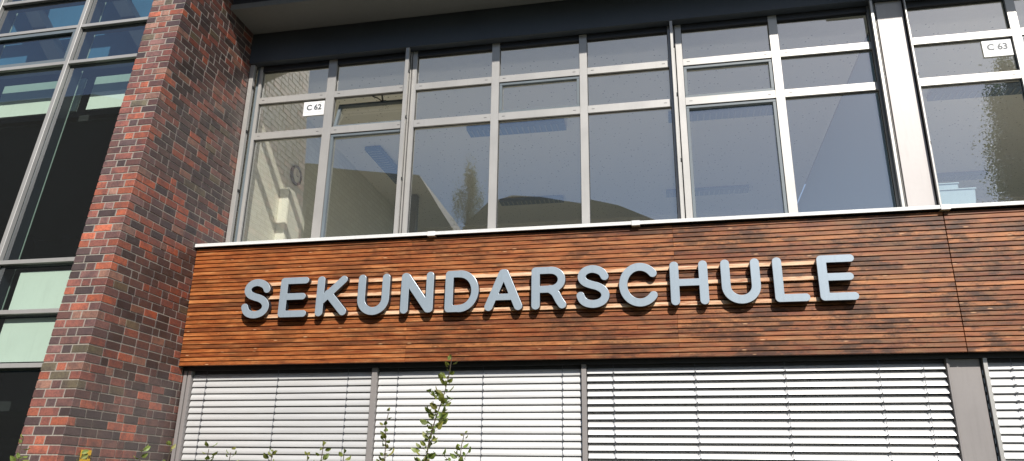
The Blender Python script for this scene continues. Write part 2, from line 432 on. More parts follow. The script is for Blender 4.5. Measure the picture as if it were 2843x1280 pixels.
# wooden cladding: two panels of narrow boards
def cladding(x0, x1, joints, nm):
    mb = MB(); n = 29; z0, z1 = 2.842, 4.196; p = (z1-z0)/n
    mb.box(x0+.01, x1-.004, 7.5285, 7.60, z0+.004, z1-.002, M['dark'])
    for i in range(n):
        a = z0+i*p; b = a+p-.0088
        ed = [x0]+[j+random.uniform(-.004, .004) for j in joints if random.random() < .75]+[x1]
        if random.random() < .22: ed.append(random.uniform(x0+.5, x1-.5)); ed.sort()
        for xa, xb in zip(ed, ed[1:]):
            c = (random.uniform(.35, 1.0) if random.random() < .8 else random.uniform(0, .4), random.random(), random.random())
            o = random.uniform(-.0025, .0025); xb -= .0005
            # rhombus profile, front face leaning slightly
            mb.hexa([(xa, 7.497+o, a), (xb, 7.497+o, a), (xb, 7.524, a-.003), (xa, 7.524, a-.003),
                     (xa, 7.501+o, b), (xb, 7.501+o, b), (xb, 7.524, b+.003), (xa, 7.524, b+.003)], M['wood'], c)
    return mb.build(nm, B, bevel=.0018)
cladding(XS+.004, 2.634, [-2.69, .10], 'wooden_cladding')
cladding(2.640, 9.0, [5.3, 7.9], 'wooden_cladding')

# sill over the cladding
mb = MB()
mb.box(XS+.002, 9.0, 7.452, 8.075, 4.222, 4.238, M['white'])
mb.box(XS+.002, 9.0, 7.452, 7.462, 4.200, 4.222, M['white'])
mb.box(XS+.002, 9.0, 7.462, 8.075, 4.200, 4.2215, M['dark'])
for xa in (-2.501, -.31, 2.611, 5.4):
    mb.box(xa, xa+.085, 7.446, 7.60, 4.190, 4.2425, M['white'])
mb.build('window_sill', B, bevel=.0015)

# rows of the window band
ZB, Z1, Z2, Z3, Z4, Z5, Z6, Z7 = 4.24, 4.30, 5.862, 5.960, 6.385, 6.475, 6.872, 6.948
YF, YG = 8.10, 8.142
def frame_box(mb, x0, x1, z0, z1): mb.box(x0, x1, YF, YF+.075, z0, z1, M['alu'])
def window(verts, sashes=(), opened=(), label=None):
    mb = MB()
    x0, x1 = verts[0][0], verts[-1][1]
    for a, b in verts: frame_box(mb, a, b, ZB, Z7)
    bays = [(verts[i][1], verts[i+1][0]) for i in range(len(verts)-1)]
    for a, b in bays:
        for (z0, z1) in ((ZB, Z1), (Z2, Z3), (Z4, Z5), (Z6, Z7)):
            mb.box(a+.0006, b-.0006, YF+.0015, YF+.073, z0, z1, M['alu'] if z0 < 6.8 else M['dark'])  # head rail dark: canopy shade put into its colour
        for z0 in (Z2, Z4):
            for sx in (a+.045, b-.085):
                mb.box(sx, sx+.036, YF-.001, YF+.003, z0+.046, z0+.052, M['dark'])
        for (z0, z1) in ((Z1, Z2), (Z3, Z4), (Z5, Z6)):      # gasket
            for (p, q, r, s) in ((a, a+.006, z0, z1), (b-.006, b, z0, z1), (a+.006, b-.006, z0, z0+.006), (a+.006, b-.006, z1-.006, z1)):
                mb.box(p, q, YG-.012, YG-.003, r, s, M['dark'])
    w = mb.build('window', B, bevel=.0018)
    if label: w['label'] = label
    for bi, (a, b) in enumerate(bays):
        for ri, (z0, z1) in enumerate(((Z1, Z2), (Z3, Z4), (Z5, Z6))):
            if (bi, ri) in opened:
                # bottom-hung sash tilted into the room
                th = math.radians(17); H = z1-z0; sb = MB()
                def pt(x, h, d): return (x, YF+.035+h*math.sin(th)+d*math.cos(th), z0+.004+h*math.cos(th)-d*math.sin(th))
                def tb(xa, xb, ha, hb, d0=0, d1=.05, mt=M['sash']):
                    sb.hexa([pt(xa, ha, d0), pt(xb, ha, d0), pt(xb, ha, d1), pt(xa, ha, d1), pt(xa, hb, d0), pt(xb, hb, d0), pt(xb, hb, d1), pt(xa, hb, d1)], mt)
                aa, bb = a+.008, b-.008; H -= .012; w_ = .038
                tb(aa, bb, 0, w_); tb(aa, bb, H-w_, H); tb(aa, aa+w_, w_, H-w_); tb(bb-w_, bb, w_, H-w_)
                s_ = sb.build('opening_sash', w, bevel=.0015); s_['label'] = 'top sash tilted open into the room'
                gb = MB(); gb.poly([pt(aa+w_, w_, .022), pt(bb-w_, w_, .022), pt(bb-w_, H-w_, .022), pt(aa+w_, H-w_, .022)], M['glass']); gb.build('pane', w)
                sb = MB(); cx = (a+b)/2+.12
                top = pt(cx, H, .02)
                sb.tube([(cx-.10, YF+.06, z1-.004), (cx-.03, YF+.07, z1-.03), top], .007, M['black'])
                sb.tube([(cx+.03, YF+.06, z1-.004), top], .011, M['black'])
                sb.box(cx-.03, cx+.05, top[1]-.02, top[1]+.02, top[2]-.01, top[2]+.012, M['black'])
                sb.build('stay', w)
                continue
            if (bi, ri) in sashes:
                sb = MB(); w_ = .034
                for k, (ww, ya, mt) in enumerate(((w_, YF+.016, M['sash']),)):
                    aa, bb, c, d = a+.004, b-.004, z0+.004, z1-.004
                    sb.box(aa, bb, ya, ya+.05, c, c+ww, mt); sb.box(aa, bb, ya, ya+.05, d-ww, d, mt)
                    sb.box(aa, aa+ww, ya, ya+.05, c+ww, d-ww, mt); sb.box(bb-ww, bb, ya, ya+.05, c+ww, d-ww, mt)
                sb.build('sash', w, bevel=.002)
            gb = MB(); yg = YG+.012*((bi, ri) in sashes)+random.uniform(-.001, .001); t = random.uniform(-.004, .004); t2 = random.uniform(-.004, .004)*(z1-z0)
            gb.poly([(a-.002, yg, z0-.002), (b+.002, yg+t, z0-.002), (b+.002, yg+t+t2, z1+.002), (a-.002, yg+t2, z1+.002)], M['glass']); gb.build('pane', w)
    return w
w1 = window([(-5.200, -5.160), (-4.205, -4.090), (-3.112, -3.054)], {(1, 0)}, {(1, 1)}, 'two bay window with its small middle sash tilted open')
w2 = window([(-3.040, -2.980), (-1.993, -1.895), (-.893, -.800), (.176, .250)], {(1, 1)})
w3 = window([(.262, .336), (1.340, 1.438), (2.431, 2.49)], {(0, 1), (0, 0)})
w4 = window([(2.818, 2.854), (3.855, 3.948), (4.95, 5.05), (6.05, 6.15)], {(1, 1)})
# guide rails for the sun blinds
for (a, b, y0, y1) in ((-5.308, -5.250, 8.03, 8.09), (-3.106, -3.058, 7.995, 8.04), (.205, .237, 7.995, 8.04), (2.440, 2.470, 7.995, 8.04), (2.798, 2.813, 7.995, 8.03)):
    mb = MB(); mb.box(a, b, y0, y1, ZB, 6.948, M['alu']); mb.box(a+.012, b-.012, y1, 8.098, ZB, 6.948, M['dark'])
    for z in (4.30, 5.12, 5.95, 6.6):
        mb.box(b, b+.012, y0+.01, y0+.05, z, z+.035, M['black'])
    mb.build('guide_rail', B, bevel=.002)
for a, b, y0, mt in ((-5.245, -5.202, 8.12, 'sash'), (-3.0535, -3.0405, 8.13, 'dark'), (.2505, .2615, 8.13, 'dark'), (2.492, 2.817, 8.13, 'dark')):
    mb = MB(); mb.box(a, b, y0, 8.16, ZB, 6.948, M[mt]); mb.build('joint_strip', B)
mb = MB()
mb.box(2.512, 2.792, 8.055, 8.125, ZB, 6.95, M['pillar']); mb.box(2.503, 2.512, 8.08, 8.12, ZB, 6.95, M['sash']); mb.box(2.496, 2.503, 8.06, 8.12, ZB, 6.95, M['alu'])
mb.build('pillar_panel', B, bevel=.003)

# fascia, soffit, roof overhang
mb = MB(); mb.box(XS+.002, 9, 7.99, 8.17, 6.953, 7.398, M['fascia']); mb.build('fascia', B, bevel=.003)
mb = MB(); mb.box(XS+.002, 9, 7.43, 8.20, 7.400, 7.45, M['soffit']); mb.box(XS+.002, 9, 7.415, 7.428, 7.392, 7.47, M['soffit']); mb.build('soffit', B, bevel=.003)
mb = MB(); mb.box(XS+.002, 9, 7.45, 7.60, 7.451, 7.90, M['roofdark'])
mb.box(-5.9, 9, 6.705, 16.0, 7.90, 8.05, M['roofdark']); mb.build('roof', B)
mb = MB()     # bracket that notches the shadow on the pillar
mb.box(2.20, 2.66, 7.30, 7.43, 7.36, 7.399, M['roofdark']); mb.build('bracket', B)

# classrooms
YC = 8.20
mb = MB(); mb.box(-5.308, 2.60, 8.62, 15.0, 7.0, 7.05, M['ceiling']); mb.box(2.72, 9.0, 8.62, 15.0, 7.0, 7.05, M['ceiling']); mb.build('ceiling', B)
mb = MB(); mb.box(-5.308, 9.0, YC, 8.60, 6.955, 7.05, M['room']); mb.build('window_head', B)
mb = MB(); mb.box(-5.42, -5.309, YC, 15.0, 3.75, 7.05, M['whitebrick']); mb.build('brick_room_wall', B)
mb = MB(); mb.box(-5.3, 9.0, 15.0, 15.1, 3.75, 4.75, M['room']); mb.box(-5.3, 9.0, 15.0, 15.1, 6.9, 7.05, M['room']); mb.build('rear_room_wall', B)  # unseen wall, opening added so that sky light brightens the ceiling
mb = MB(); mb.box(2.601, 2.719, YC, 15.0, 3.75, 6.954, M['room_blue']); mb.build('partition_wall', B)
mb = MB(); mb.box(-5.3, 9.0, 8.0, 15.0, 3.62, 3.75, M['floor']); mb.build('room_floor', B)
mb = MB(); mb.box(-5.3, 9.0, 8.10, 8.17, 3.76, 4.235, M['room']); mb.build('parapet', B)
mb = MB(); mb.box(9.0, 9.1, 7.6, 15.0, 0, 7.9, M['pillar']); mb.build('end_wall', B)

# lower storey: dark glazing behind the blinds, frames, pillar
mb = MB(); mb.box(-5.305, 9, 7.80, 7.83, .6, 2.90, M['backglass']); mb.build('dark_glazing', B)
mb = MB(); mb.box(-5.305, 9, 7.56, 7.95, 0, .9, M['alu_low']); mb.build('plinth_wall', B)
mb = MB(); mb.box(XS+.002, 9, 7.602, 7.80, 2.80, 3.6, M['roofdark']); mb.box(-5.2, 9, 7.66, 7.79, 2.765, 2.80, M['roofdark']); mb.build('blind_housing', B)
for (a, b, nm) in ((-5.302, -5.262, 'frame_post'), (-5.248, -5.208, 'frame_post'), (-3.082, -3.024, 'frame_post'), (-.866, -.818, 'frame_post')):
    mb = MB(); mb.box(a, b, 7.60, 7.68, .9, 2.80, M['alu_low']); mb.build(nm, B, bevel=.002)
for (a, b, y0, mt) in ((-5.261, -5.249, 7.64, 'dark'), (2.478, 2.492, 7.60, 'alu_low'), (2.4945, 2.503, 7.61, 'alu_low'), (2.783, 2.818, 7.60, 'alu'), (2.765, 2.7825, 7.64, 'dark')):
    mb = MB(); mb.box(a, b, y0, 7.68, .9, 2.80, M[mt]); mb.build('guide_rail', B, bevel=.0015)
mb = MB(); zz = 1.0
mb.box(2.771, 2.778, 7.634, 7.639, .95, 2.75, M['dark'])
while zz < 2.7:
    mb.box(2.772, 2.777, 7.625, 7.635, zz, zz+.045, M['lampgrid']); zz += .075
mb.build('drive_chain', B)
mb = MB(); mb.box(2.505, 2.764, 7.635, 7.72, .9, 2.80, M['alu_low']); mb.build('lower_pillar_panel', B, bevel=.003)

# ------------------------------------------------------------------ venetian blinds
def blind(name_label, x0, x1, pitch, tilt, cords, top=2.765, seed=1, tone=1.0, chord=.080):
    rnd = random.Random(seed)
    t = empty('venetian_blind', ((x0+x1)/2, 7.64, .95))
    tag(t, name_label, 'blind', 'silver venetian blinds below the wooden band')
    mb = MB(); z = top-.03; yc = 7.655; k = 0
    while z > .98:
        th = math.radians(tilt+rnd.uniform(-1.2, 1.2)); n = 7
        dz1 = rnd.uniform(-.0015, .0015); col = tuple([tone*rnd.uniform(.93, 1.0)]*3)
        prof = []
        for i in range(n+1):
            u = (i/n-.5)*chord; b = .0085*(1-(2*i/n-1)**2)*1.0
            if i == n: b = -.002
            # u along slat (outer edge = +), b bulge to outside
            y = yc-u*math.cos(th)-b*math.sin(th); zc = z-u*math.sin(th)+b*math.cos(th)
            prof.append((y, zc))
        xs_ = [x0+.004, x0+(x1-x0)*.33, x0+(x1-x0)*.66, x1-.004]; sag = [0, rnd.uniform(-.0012, .0012)+dz1, rnd.uniform(-.0012, .0012), dz1]
        o = len(mb.v)
        for xx, sg in zip(xs_, sag):
            for (y, zc) in prof: mb.v.append((xx, y, zc+sg))
        km = mb.mi(M['slat']); m_ = n+1
        for i in range(3):
            for j in range(n):
                mb.f.append((o+i*m_+j, o+(i+1)*m_+j, o+(i+1)*m_+j+1, o+i*m_+j+1)); mb.m.append(km); mb.c.append(col)
        z -= pitch
    mb.build('slats', t, smooth=True)
    for cx in cords:
        cb = MB(); fy = yc-.5*chord*math.cos(math.radians(tilt))-.010
        cb.box(cx-.0016, cx+.0016, fy-.001, fy+.002, .98, 2.80, M['cord'])
        z = top-.03-.5*chord*math.sin(math.radians(tilt))+.004
        while z > .98:
            cb.box(cx-.001, cx+.011, fy-.006, fy+.004, z-.004, z+.005, M['cord']); z -= pitch
        cb.build('ladder_cord', t)
    mb = MB(); mb.box(x0+.01, x1-.01, 7.62, 7.69, .955, .975, M['alu_low']); mb.build('bottom_rail', t)
blind('closed silver venetian blind next to the brick pier', -5.204, -3.086, .0705, 66, (-5.03, -4.17, -3.36), seed=1, tone=.80)
blind('closed silver venetian blind behind the tall green shoot', -3.020, -.870, .0705, 66, (-2.80, -1.88, -1.06), seed=2, tone=.98)
blind('wide venetian blind with half open slats under the letters', -.814, 2.474, .0735, 46, (-.55, .24, 1.07, 1.90, 2.28), seed=3, tone=1.0, top=2.775, chord=.097)
blind('venetian blind at the right edge beyond the lower metal pillar', 2.822, 5.2, .0705, 62, (3.02, 3.9, 4.8), seed=4, tone=.98)

# ------------------------------------------------------------------ letters of the sign
def arc(cx, cz, rx, rz, a0, a1, n=28):
    return [(cx+rx*math.cos(math.radians(a0+(a1-a0)*i/n)), cz+rz*math.sin(math.radians(a0+(a1-a0)*i/n))) for i in range(n+1)]
def spline(pts, n=8):
    out = []
    P_ = [pts[0]]+pts+[pts[-1]]
    for i in range(1, len(P_)-2):
        p0, p1, p2, p3 = P_[i-1], P_[i], P_[i+1], P_[i+2]
        for k in range(n):
            t = k/n
            out.append(tuple(.5*((2*p1[j])+(-p0[j]+p2[j])*t+(2*p0[j]-5*p1[j]+4*p2[j]-p3[j])*t*t+(-p0[j]+3*p1[j]-3*p2[j]+p3[j])*t**3) for j in (0, 1)))
    out.append(pts[-1]); return out
V, Hh = .0400, .0335
def L_S():
    return [(spline([(.287, .318), (.262, .360), (.215, .388), (.160, .399), (.104, .386), (.066, .352), (.058, .305), (.090, .262), (.150, .236), (.215, .215), (.268, .180), (.292, .130), (.276, .080), (.232, .048), (.168, .036), (.105, .048), (.064, .078), (.042, .124)]), .0370)]
def L_E(w=.325):
    return [([(.040, .040), (.040, .397)], V), ([(.036, .4035), (w-.036, .4035)], Hh), ([(.04, .225), (w-.058, .225)], Hh), ([(.036, .0335), (w-.034, .0335)], Hh)]
def L_K(): return [([(.040, .040), (.040, .397)], V), ([(.055, .165), (.300, .395)], .0385), ([(.130, .245), (.312, .042)], .0395)]
def L_U(w=.352):
    c = w/2; r = w/2-.040
    return [([(.040, .397), (.040, .17)]+arc(c, .17, r, .1345, 180, 360)+[(w-.040, .397)], .0395)]
def L_N(w=.352): return [([(.040, .040), (.040, .395)], V), ([(w-.038, .042), (w-.038, .400)], .0375), ([(.052, .390), (w-.052, .046)], .042)]
def L_D(): return [([(.040, .040), (.040, .397)], V), ([(.036, .4035), (.15, .4035)], Hh), ([(.036, .0335), (.15, .0335)], Hh), (arc(.150, .2185, .168, .1850, 90, -90, 36), .0360)]
def L_A(): return [([(.040, .040), (.186, .392)], V), ([(.204, .392), (.350, .040)], V), ([(.10, .140), (.29, .140)], .031)]
def L_R(): return [([(.040, .040), (.040, .397)], V), ([(.036, .4035), (.19, .4035)], Hh), ([(.05, .205), (.20, .205)], Hh), (arc(.195, .3042, .112, .0993, 90, -90, 24), .0350), (spline([(.19, .205), (.24, .165), (.28, .09), (.312, .042)]), .0385)]
def L_C(): return [(arc(.203, .2185, .164, .183, 38, 322, 48), .0375)]
def L_H(w=.358): return [([(.040, .040), (.040, .397)], V), ([(w-.040, .040), (w-.040, .397)], V), ([(.05, .224), (w-.05, .224)], .0325)]
def L_L(): return [([(.040, .040), (.040, .397)], V), ([(.037, .0345), (.275, .0345)], Hh+.001)]
def sdf_loops(strokes, x1, z1, st=.0036):
    segs = []
    for pts, r in strokes:
        r += .0032
        for a, b in zip(pts, pts[1:]): segs.append((a[0], a[1], b[0]-a[0], b[1]-a[1], r))
    nx = int((x1+.02)/st)+2; nz = int((z1+.02)/st)+2; ox = oz = -.01
    F = [[1.0]*nx for _ in range(nz)]
    for (ax, az, dx, dz, r) in segs:
        L2 = dx*dx+dz*dz or 1e-9; R = r+.02
        i0 = max(0, int((min(ax, ax+dx)-R-ox)/st)); i1 = min(nx, int((max(ax, ax+dx)+R-ox)/st)+2)
        j0 = max(0, int((min(az, az+dz)-R-oz)/st)); j1 = min(nz, int((max(az, az+dz)+R-oz)/st)+2)
        for j in range(j0, j1):
            z = oz+j*st; row = F[j]
            for i in range(i0, i1):
                x = ox+i*st
                t = ((x-ax)*dx+(z-az)*dz)/L2; t = 0 if t < 0 else 1 if t > 1 else t
                d = math.hypot(x-ax-dx*t, z-az-dz*t)-r
                if d < row[i]: row[i] = d
    nxt = {}; pos = {}
    def ep(j, i, k):   # k=0 horizontal edge (i..i+1), k=1 vertical edge (j..j+1)
        key = (j, i, k)
        if key not in pos:
            a = F[j][i]; b = F[j][i+1] if k == 0 else F[j+1][i]
            t = a/(a-b)
            pos[key] = (ox+(i+(t if k == 0 else 0))*st, oz+(j+(t if k == 1 else 0))*st)
        return key
    for j in range(nz-1):
        for i in range(nx-1):
            c = (F[j][i] < 0)*1+(F[j][i+1] < 0)*2+(F[j+1][i+1] < 0)*4+(F[j+1][i] < 0)*8
            if c in (0, 15): continue
            b_, r_, t_, l_ = (j, i, 0), (j, i+1, 1), (j+1, i, 0), (j, i, 1)
            tab = {1: [(l_, b_)], 2: [(b_, r_)], 3: [(l_, r_)], 4: [(r_, t_)], 5: [(l_, b_), (r_, t_)], 6: [(b_, t_)], 7: [(l_, t_)],
                   8: [(t_, l_)], 9: [(t_, b_)], 10: [(b_, r_), (t_, l_)], 11: [(t_, r_)], 12: [(r_, l_)], 13: [(r_, b_)], 14: [(b_, l_)]}[c]
            for a, b in tab: ep(*a); ep(*b); nxt[a] = b
    loops = []
    while nxt:
        s = next(iter(nxt)); cur = s; lp = []
        while cur in nxt:
            lp.append(pos[cur]); cur = nxt.pop(cur)
        if len(lp) > 8: loops.append(lp)
    # light smoothing removes the grid ripple
    out = []
    for lp in loops:
        n = len(lp)
        for _ in range(2): lp = [((lp[i-1][0]+2*lp[i][0]+lp[(i+1) % n][0])/4, (lp[i-1][1]+2*lp[i][1]+lp[(i+1) % n][1])/4) for i in range(n)]
        out.append(lp)
    return out
def letter(name, strokes, w, X, label):
    cu = bpy.data.curves.new(name, 'CURVE'); cu.dimensions = '2D'; cu.fill_mode = 'BOTH'
    for lp in sdf_loops(strokes, w, .44):
        sp = cu.splines.new('POLY'); sp.points.add(len(lp)-1); sp.use_cyclic_u = True
        for p, q in zip(sp.points, lp): p.co = (q[0], q[1], 0, 1)
    cu.extrude = .0310; cu.bevel_depth = .0028; cu.bevel_resolution = 1; cu.offset = -.0028
    tmp = bpy.data.objects.new('tmp', cu); COL.objects.link(tmp)
    dg = bpy.context.evaluated_depsgraph_get(); dg.update()
    me = bpy.data.meshes.new_from_object(tmp.evaluated_get(dg)); me.name = name
    bpy.data.objects.remove(tmp)
    me.transform(Matrix.Rotation(PI/2, 4, 'X'))
    me.materials.clear()
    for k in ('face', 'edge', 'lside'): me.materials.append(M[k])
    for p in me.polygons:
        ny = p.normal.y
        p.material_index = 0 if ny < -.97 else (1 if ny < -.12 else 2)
        p.use_smooth = False
    o = bpy.data.objects.new(name, me); COL.objects.link(o); o.location = (X, 7.4400, 3.3325)
    tag(o, label, 'letter', 'grey metal letters of the school name')
    return o
SIGN = [('S', L_S(), .335, -4.588, 'grey rounded metal letter S, first letter of the sign, nearest the brick pier'),
        ('E', L_E(), .325, -4.137, 'grey metal letter E between the first S and the K'),
        ('K', L_K(), .355, -3.703, 'grey rounded metal letter K'),
        ('U', L_U(), .352, -3.229, 'grey metal letter U between the K and the N'),
        ('N', L_N(), .352, -2.742, 'grey rounded metal letter N'),
        ('D', L_D(), .357, -2.256, 'grey rounded metal letter D'),
        ('A', L_A(), .390, -1.830, 'grey rounded metal letter A'),
        ('R', L_R(), .352, -1.340, 'grey rounded metal letter R'),
        ('S', L_S(), .335, -.884, 'grey metal letter S between the R and the C'),
        ('C', L_C(), .380, -.452, 'grey rounded metal letter C'),
        ('H', L_H(), .358, .050, 'grey rounded metal letter H'),
        ('U', L_U(.360), .360, .538, 'grey metal letter U between the H and the L'),
        ('L', L_L(), .310, 1.024, 'grey rounded metal letter L'),
        ('E', L_E(.336), .336, 1.430, 'grey metal letter E, last letter of the sign at its right end')]
for nm, st, w, X, lb in SIGN: letter('sign_letter', st, w, X, lb)
# fresh battens that carry the letters
for zc, lb in ((3.724, 'top one of three pale fresh wooden battens behind the letters'), (3.572, 'middle pale wooden batten behind the letters'), (3.360, 'lowest pale wooden batten behind the letter feet')):
    mb = MB(); x = -4.34
    for xe in (-2.69, .10, 1.50):
        mb.box(x, xe-.0015, 7.474, 7.4945, zc-.019, zc+.019, M['fresh'], (random.random(), random.random(), random.random())); x = xe
    tag(mb.build('batten', bevel=.002), lb, 'batten', 'pale battens carrying the letters')

# ------------------------------------------------------------------ room number signs
def text_mesh(txt, size, mat, name, parent, loc, rz=0):
    cu = bpy.data.curves.new(name, 'FONT'); cu.body = txt; cu.size = size; cu.align_x = 'CENTER'; cu.align_y = 'CENTER'; cu.extrude = .0006; cu.offset = size*.03
    tmp = bpy.data.objects.new('tmp', cu); COL.objects.link(tmp)
    dg = bpy.context.evaluated_depsgraph_get(); dg.update()
    me = bpy.data.meshes.new_from_object(tmp.evaluated_get(dg)); me.name = name; bpy.data.objects.remove(tmp)
    me.transform(Matrix.Rotation(rz, 4, 'Z') @ Matrix.Rotation(PI/2, 4, 'X')); me.materials.clear(); me.materials.append(mat)
    o = bpy.data.objects.new(name, me); COL.objects.link(o); o.location = Vector(loc)-Vector(parent.location); o.parent = parent
def room_sign(x0, x1, z0, z1, txt, label):
    t = empty('room_sign', ((x0+x1)/2, 8.13, z0)); tag(t, label, 'sign', 'white room number signs in the window panes')
    mb = MB(); mb.box(x0, x1, 8.128, 8.132, z0, z1, M['sign']); mb.build('plate', t)
    mb = MB(); a, b, c, d = x0+.022, x1-.022, z0+.045, z1-.022
    for (p, q, r, s) in ((a, b, c, c+.003), (a, b, d-.003, d), (a, a+.003, c, d), (b-.003, b, c, d)):
        mb.box(p, q, 8.1268, 8.1278, r, s, M['signline'])
    mb.build('border', t)
    text_mesh(txt, .105, M['signink'], 'lettering', t, ((x0+x1)/2+.002, 8.1272, (c+d)/2))
room_sign(-4.515, -4.224, 6.163, 6.365, 'C 62', 'white room sign reading C 62 in the pane beside the open vent')
room_sign(3.550, 3.841, 6.165, 6.368, 'C 63', 'white room sign reading C 63 in the pane right of the metal pillar')

# yellow marker plate on the side of the pier
t = empty('marker_plate', (XS+.004, 6.345, 1.60)); tag(t, 'small yellow marker plate with black characters on the brick pier side', 'sign')
mb = MB(); mb.box(XS+.003, XS+.006, 6.278, 6.412, 1.62, 1.888, M['yellow']); mb.build('plate', t, bevel=.002)
text_mesh('T', .13, M['black'], 'lettering', t, (XS+.007, 6.345, 1.735), PI/2)
text_mesh('A.S', .062, M['black'], 'lettering', t, (XS+.007, 6.326, 1.828), PI/2)
text_mesh('100', .040, M['black'], 'lettering', t, (XS+.007, 6.385, 1.828), PI/2)

# ------------------------------------------------------------------ things in the classrooms
def ceiling_lamp(x0, x1, y0, y1, label, mat=M['lamp']):
    t = empty('ceiling_lamp', ((x0+x1)/2, (y0+y1)/2, 6.95)); tag(t, label, 'ceiling lamp', 'strip lamps on the classroom ceiling')
    mb = MB(); mb.box(x0, x1, y0, y1, 6.925, 6.985, mat); mb.box(x0+.05, x1-.05, y0+.04, y1-.04, 6.985, 6.999, mat); mb.build('housing', t)
    mb = MB(); lx = x1-x0; ly = y1-y0
    if lx > ly:
        k = x0+.06
        while k < x1-.06: mb.box(k, k+.02, y0+.03, y1-.03, 6.915, 6.9245, M['lampgrid']); k += .09
    else:
        k = y0+.06
        while k < y1-.06: mb.box(x0+.03, x1-.03, k, k+.02, 6.915, 6.9245, M['lampgrid']); k += .09
    mb.build('louvre', t)
ceiling_lamp(-4.80, -4.53, 10.80, 12.3, 'blue strip lamp running away from the window in the leftmost bay')
ceiling_lamp(-2.93, -1.39, 10.36, 10.64, 'near strip lamp behind the third and fourth window bays')
ceiling_lamp(.17, 1.72, 10.40, 10.66, 'near strip lamp behind the sixth window bay')
ceiling_lamp(3.78, 5.4, 10.36, 10.60, 'near strip lamp in the right room beside sign C 63')
ceiling_lamp(-3.10, -1.85, 13.5, 13.74, 'far strip lamp low in the fourth window bay')
ceiling_lamp(.10, 1.6, 13.55, 13.8, 'far strip lamp low in the sixth window bay')
ceiling_lamp(4.4, 5.6, 13.55, 13.8, 'far strip lamp low in the window right of the metal pillar')
# clock on the brick room wall
t = empty('wall_clock', (-5.30, 9.53, 5.97)); tag(t, 'round dark rimmed wall clock on the classroom side wall', 'clock')
mb = MB(); n = 28; R0, R1 = .150, .118
ring = [(math.cos(2*PI*i/n), math.sin(2*PI*i/n)) for i in range(n)]
for i in range(n):
    a, b = ring[i], ring[(i+1) % n]
    pts = []
    for xx in (-5.306, -5.27):
        for (c, r) in ((a, R1), (b, R1), (b, R0), (a, R0)): pts.append((xx, 9.53+c[0]*r, 5.97+c[1]*r))
    mb.hexa(pts, M['black'])
mb.build('rim', t)
mb = MB(); mb.poly([(-5.285, 9.53+c[0]*R1, 5.97+c[1]*R1) for c in ring], M['room']); mb.build('dial', t)
mb = MB(); mb.box(-5.284, -5.281, 9.526, 9.536, 5.97, 6.06, M['black']); mb.box(-5.284, -5.281, 9.53, 9.60, 5.965, 5.973, M['black']); mb.build('hand', t)
# cream cupboard end
t = empty('cupboard', (-5.22, 9.6, 3.75)); tag(t, 'cream cupboard against the classroom side wall, sunlit front edge', 'cupboard')
mb = MB(); mb.box(-5.305, -5.165, 9.16, 9.72, 3.751, 5.62, M['cream']); mb.build('carcass', t, bevel=.004)
mb = MB(); mb.box(-5.164, -5.158, 9.18, 9.70, 3.80, 5.58, M['cream']); mb.build('door', t)
mb = MB(); mb.box(-4.78, -4.62, 13.0, 13.15, 3.751, 6.98, M['sash']); tag(mb.build('column'), 'dark square column standing deep in the left classroom', 'column')
# storage boxes on the inner sill right of the pillar
for k, (x0, x1, y, h, lb) in enumerate(((2.87, 3.255, 8.34, .26, 'clear pale blue plastic box in front on the inner sill by the pillar'), (2.76, 3.19, 8.58, .42, 'taller plastic box standing behind the front one on the inner sill'))):
    t = empty('storage_box', (x0+.2, y, 4.4)); tag(t, lb, 'box', 'plastic boxes on the inner window sill')
    mb = MB(); zt = 4.42+h
    mb.hexa([(x0+.02, y-.07, 4.42), (x1-.02, y-.07, 4.42), (x1-.02, y+.07, 4.42), (x0+.02, y+.07, 4.42), (x0, y-.09, zt), (x1, y-.09, zt), (x1, y+.09, zt), (x0, y+.09, zt)], M['box'])
    mb.build('tub', t, bevel=.01)
    mb = MB(); mb.box(x0-.008, x1+.008, y-.1, y+.1, zt+.001, zt+.016, M['box']); mb.build('lid', t, bevel=.004)
mb = MB(); mb.box(2.73, 5, 8.18, 8.75, 4.38, 4.418, M['room']); mb.build('inner_sill', B)

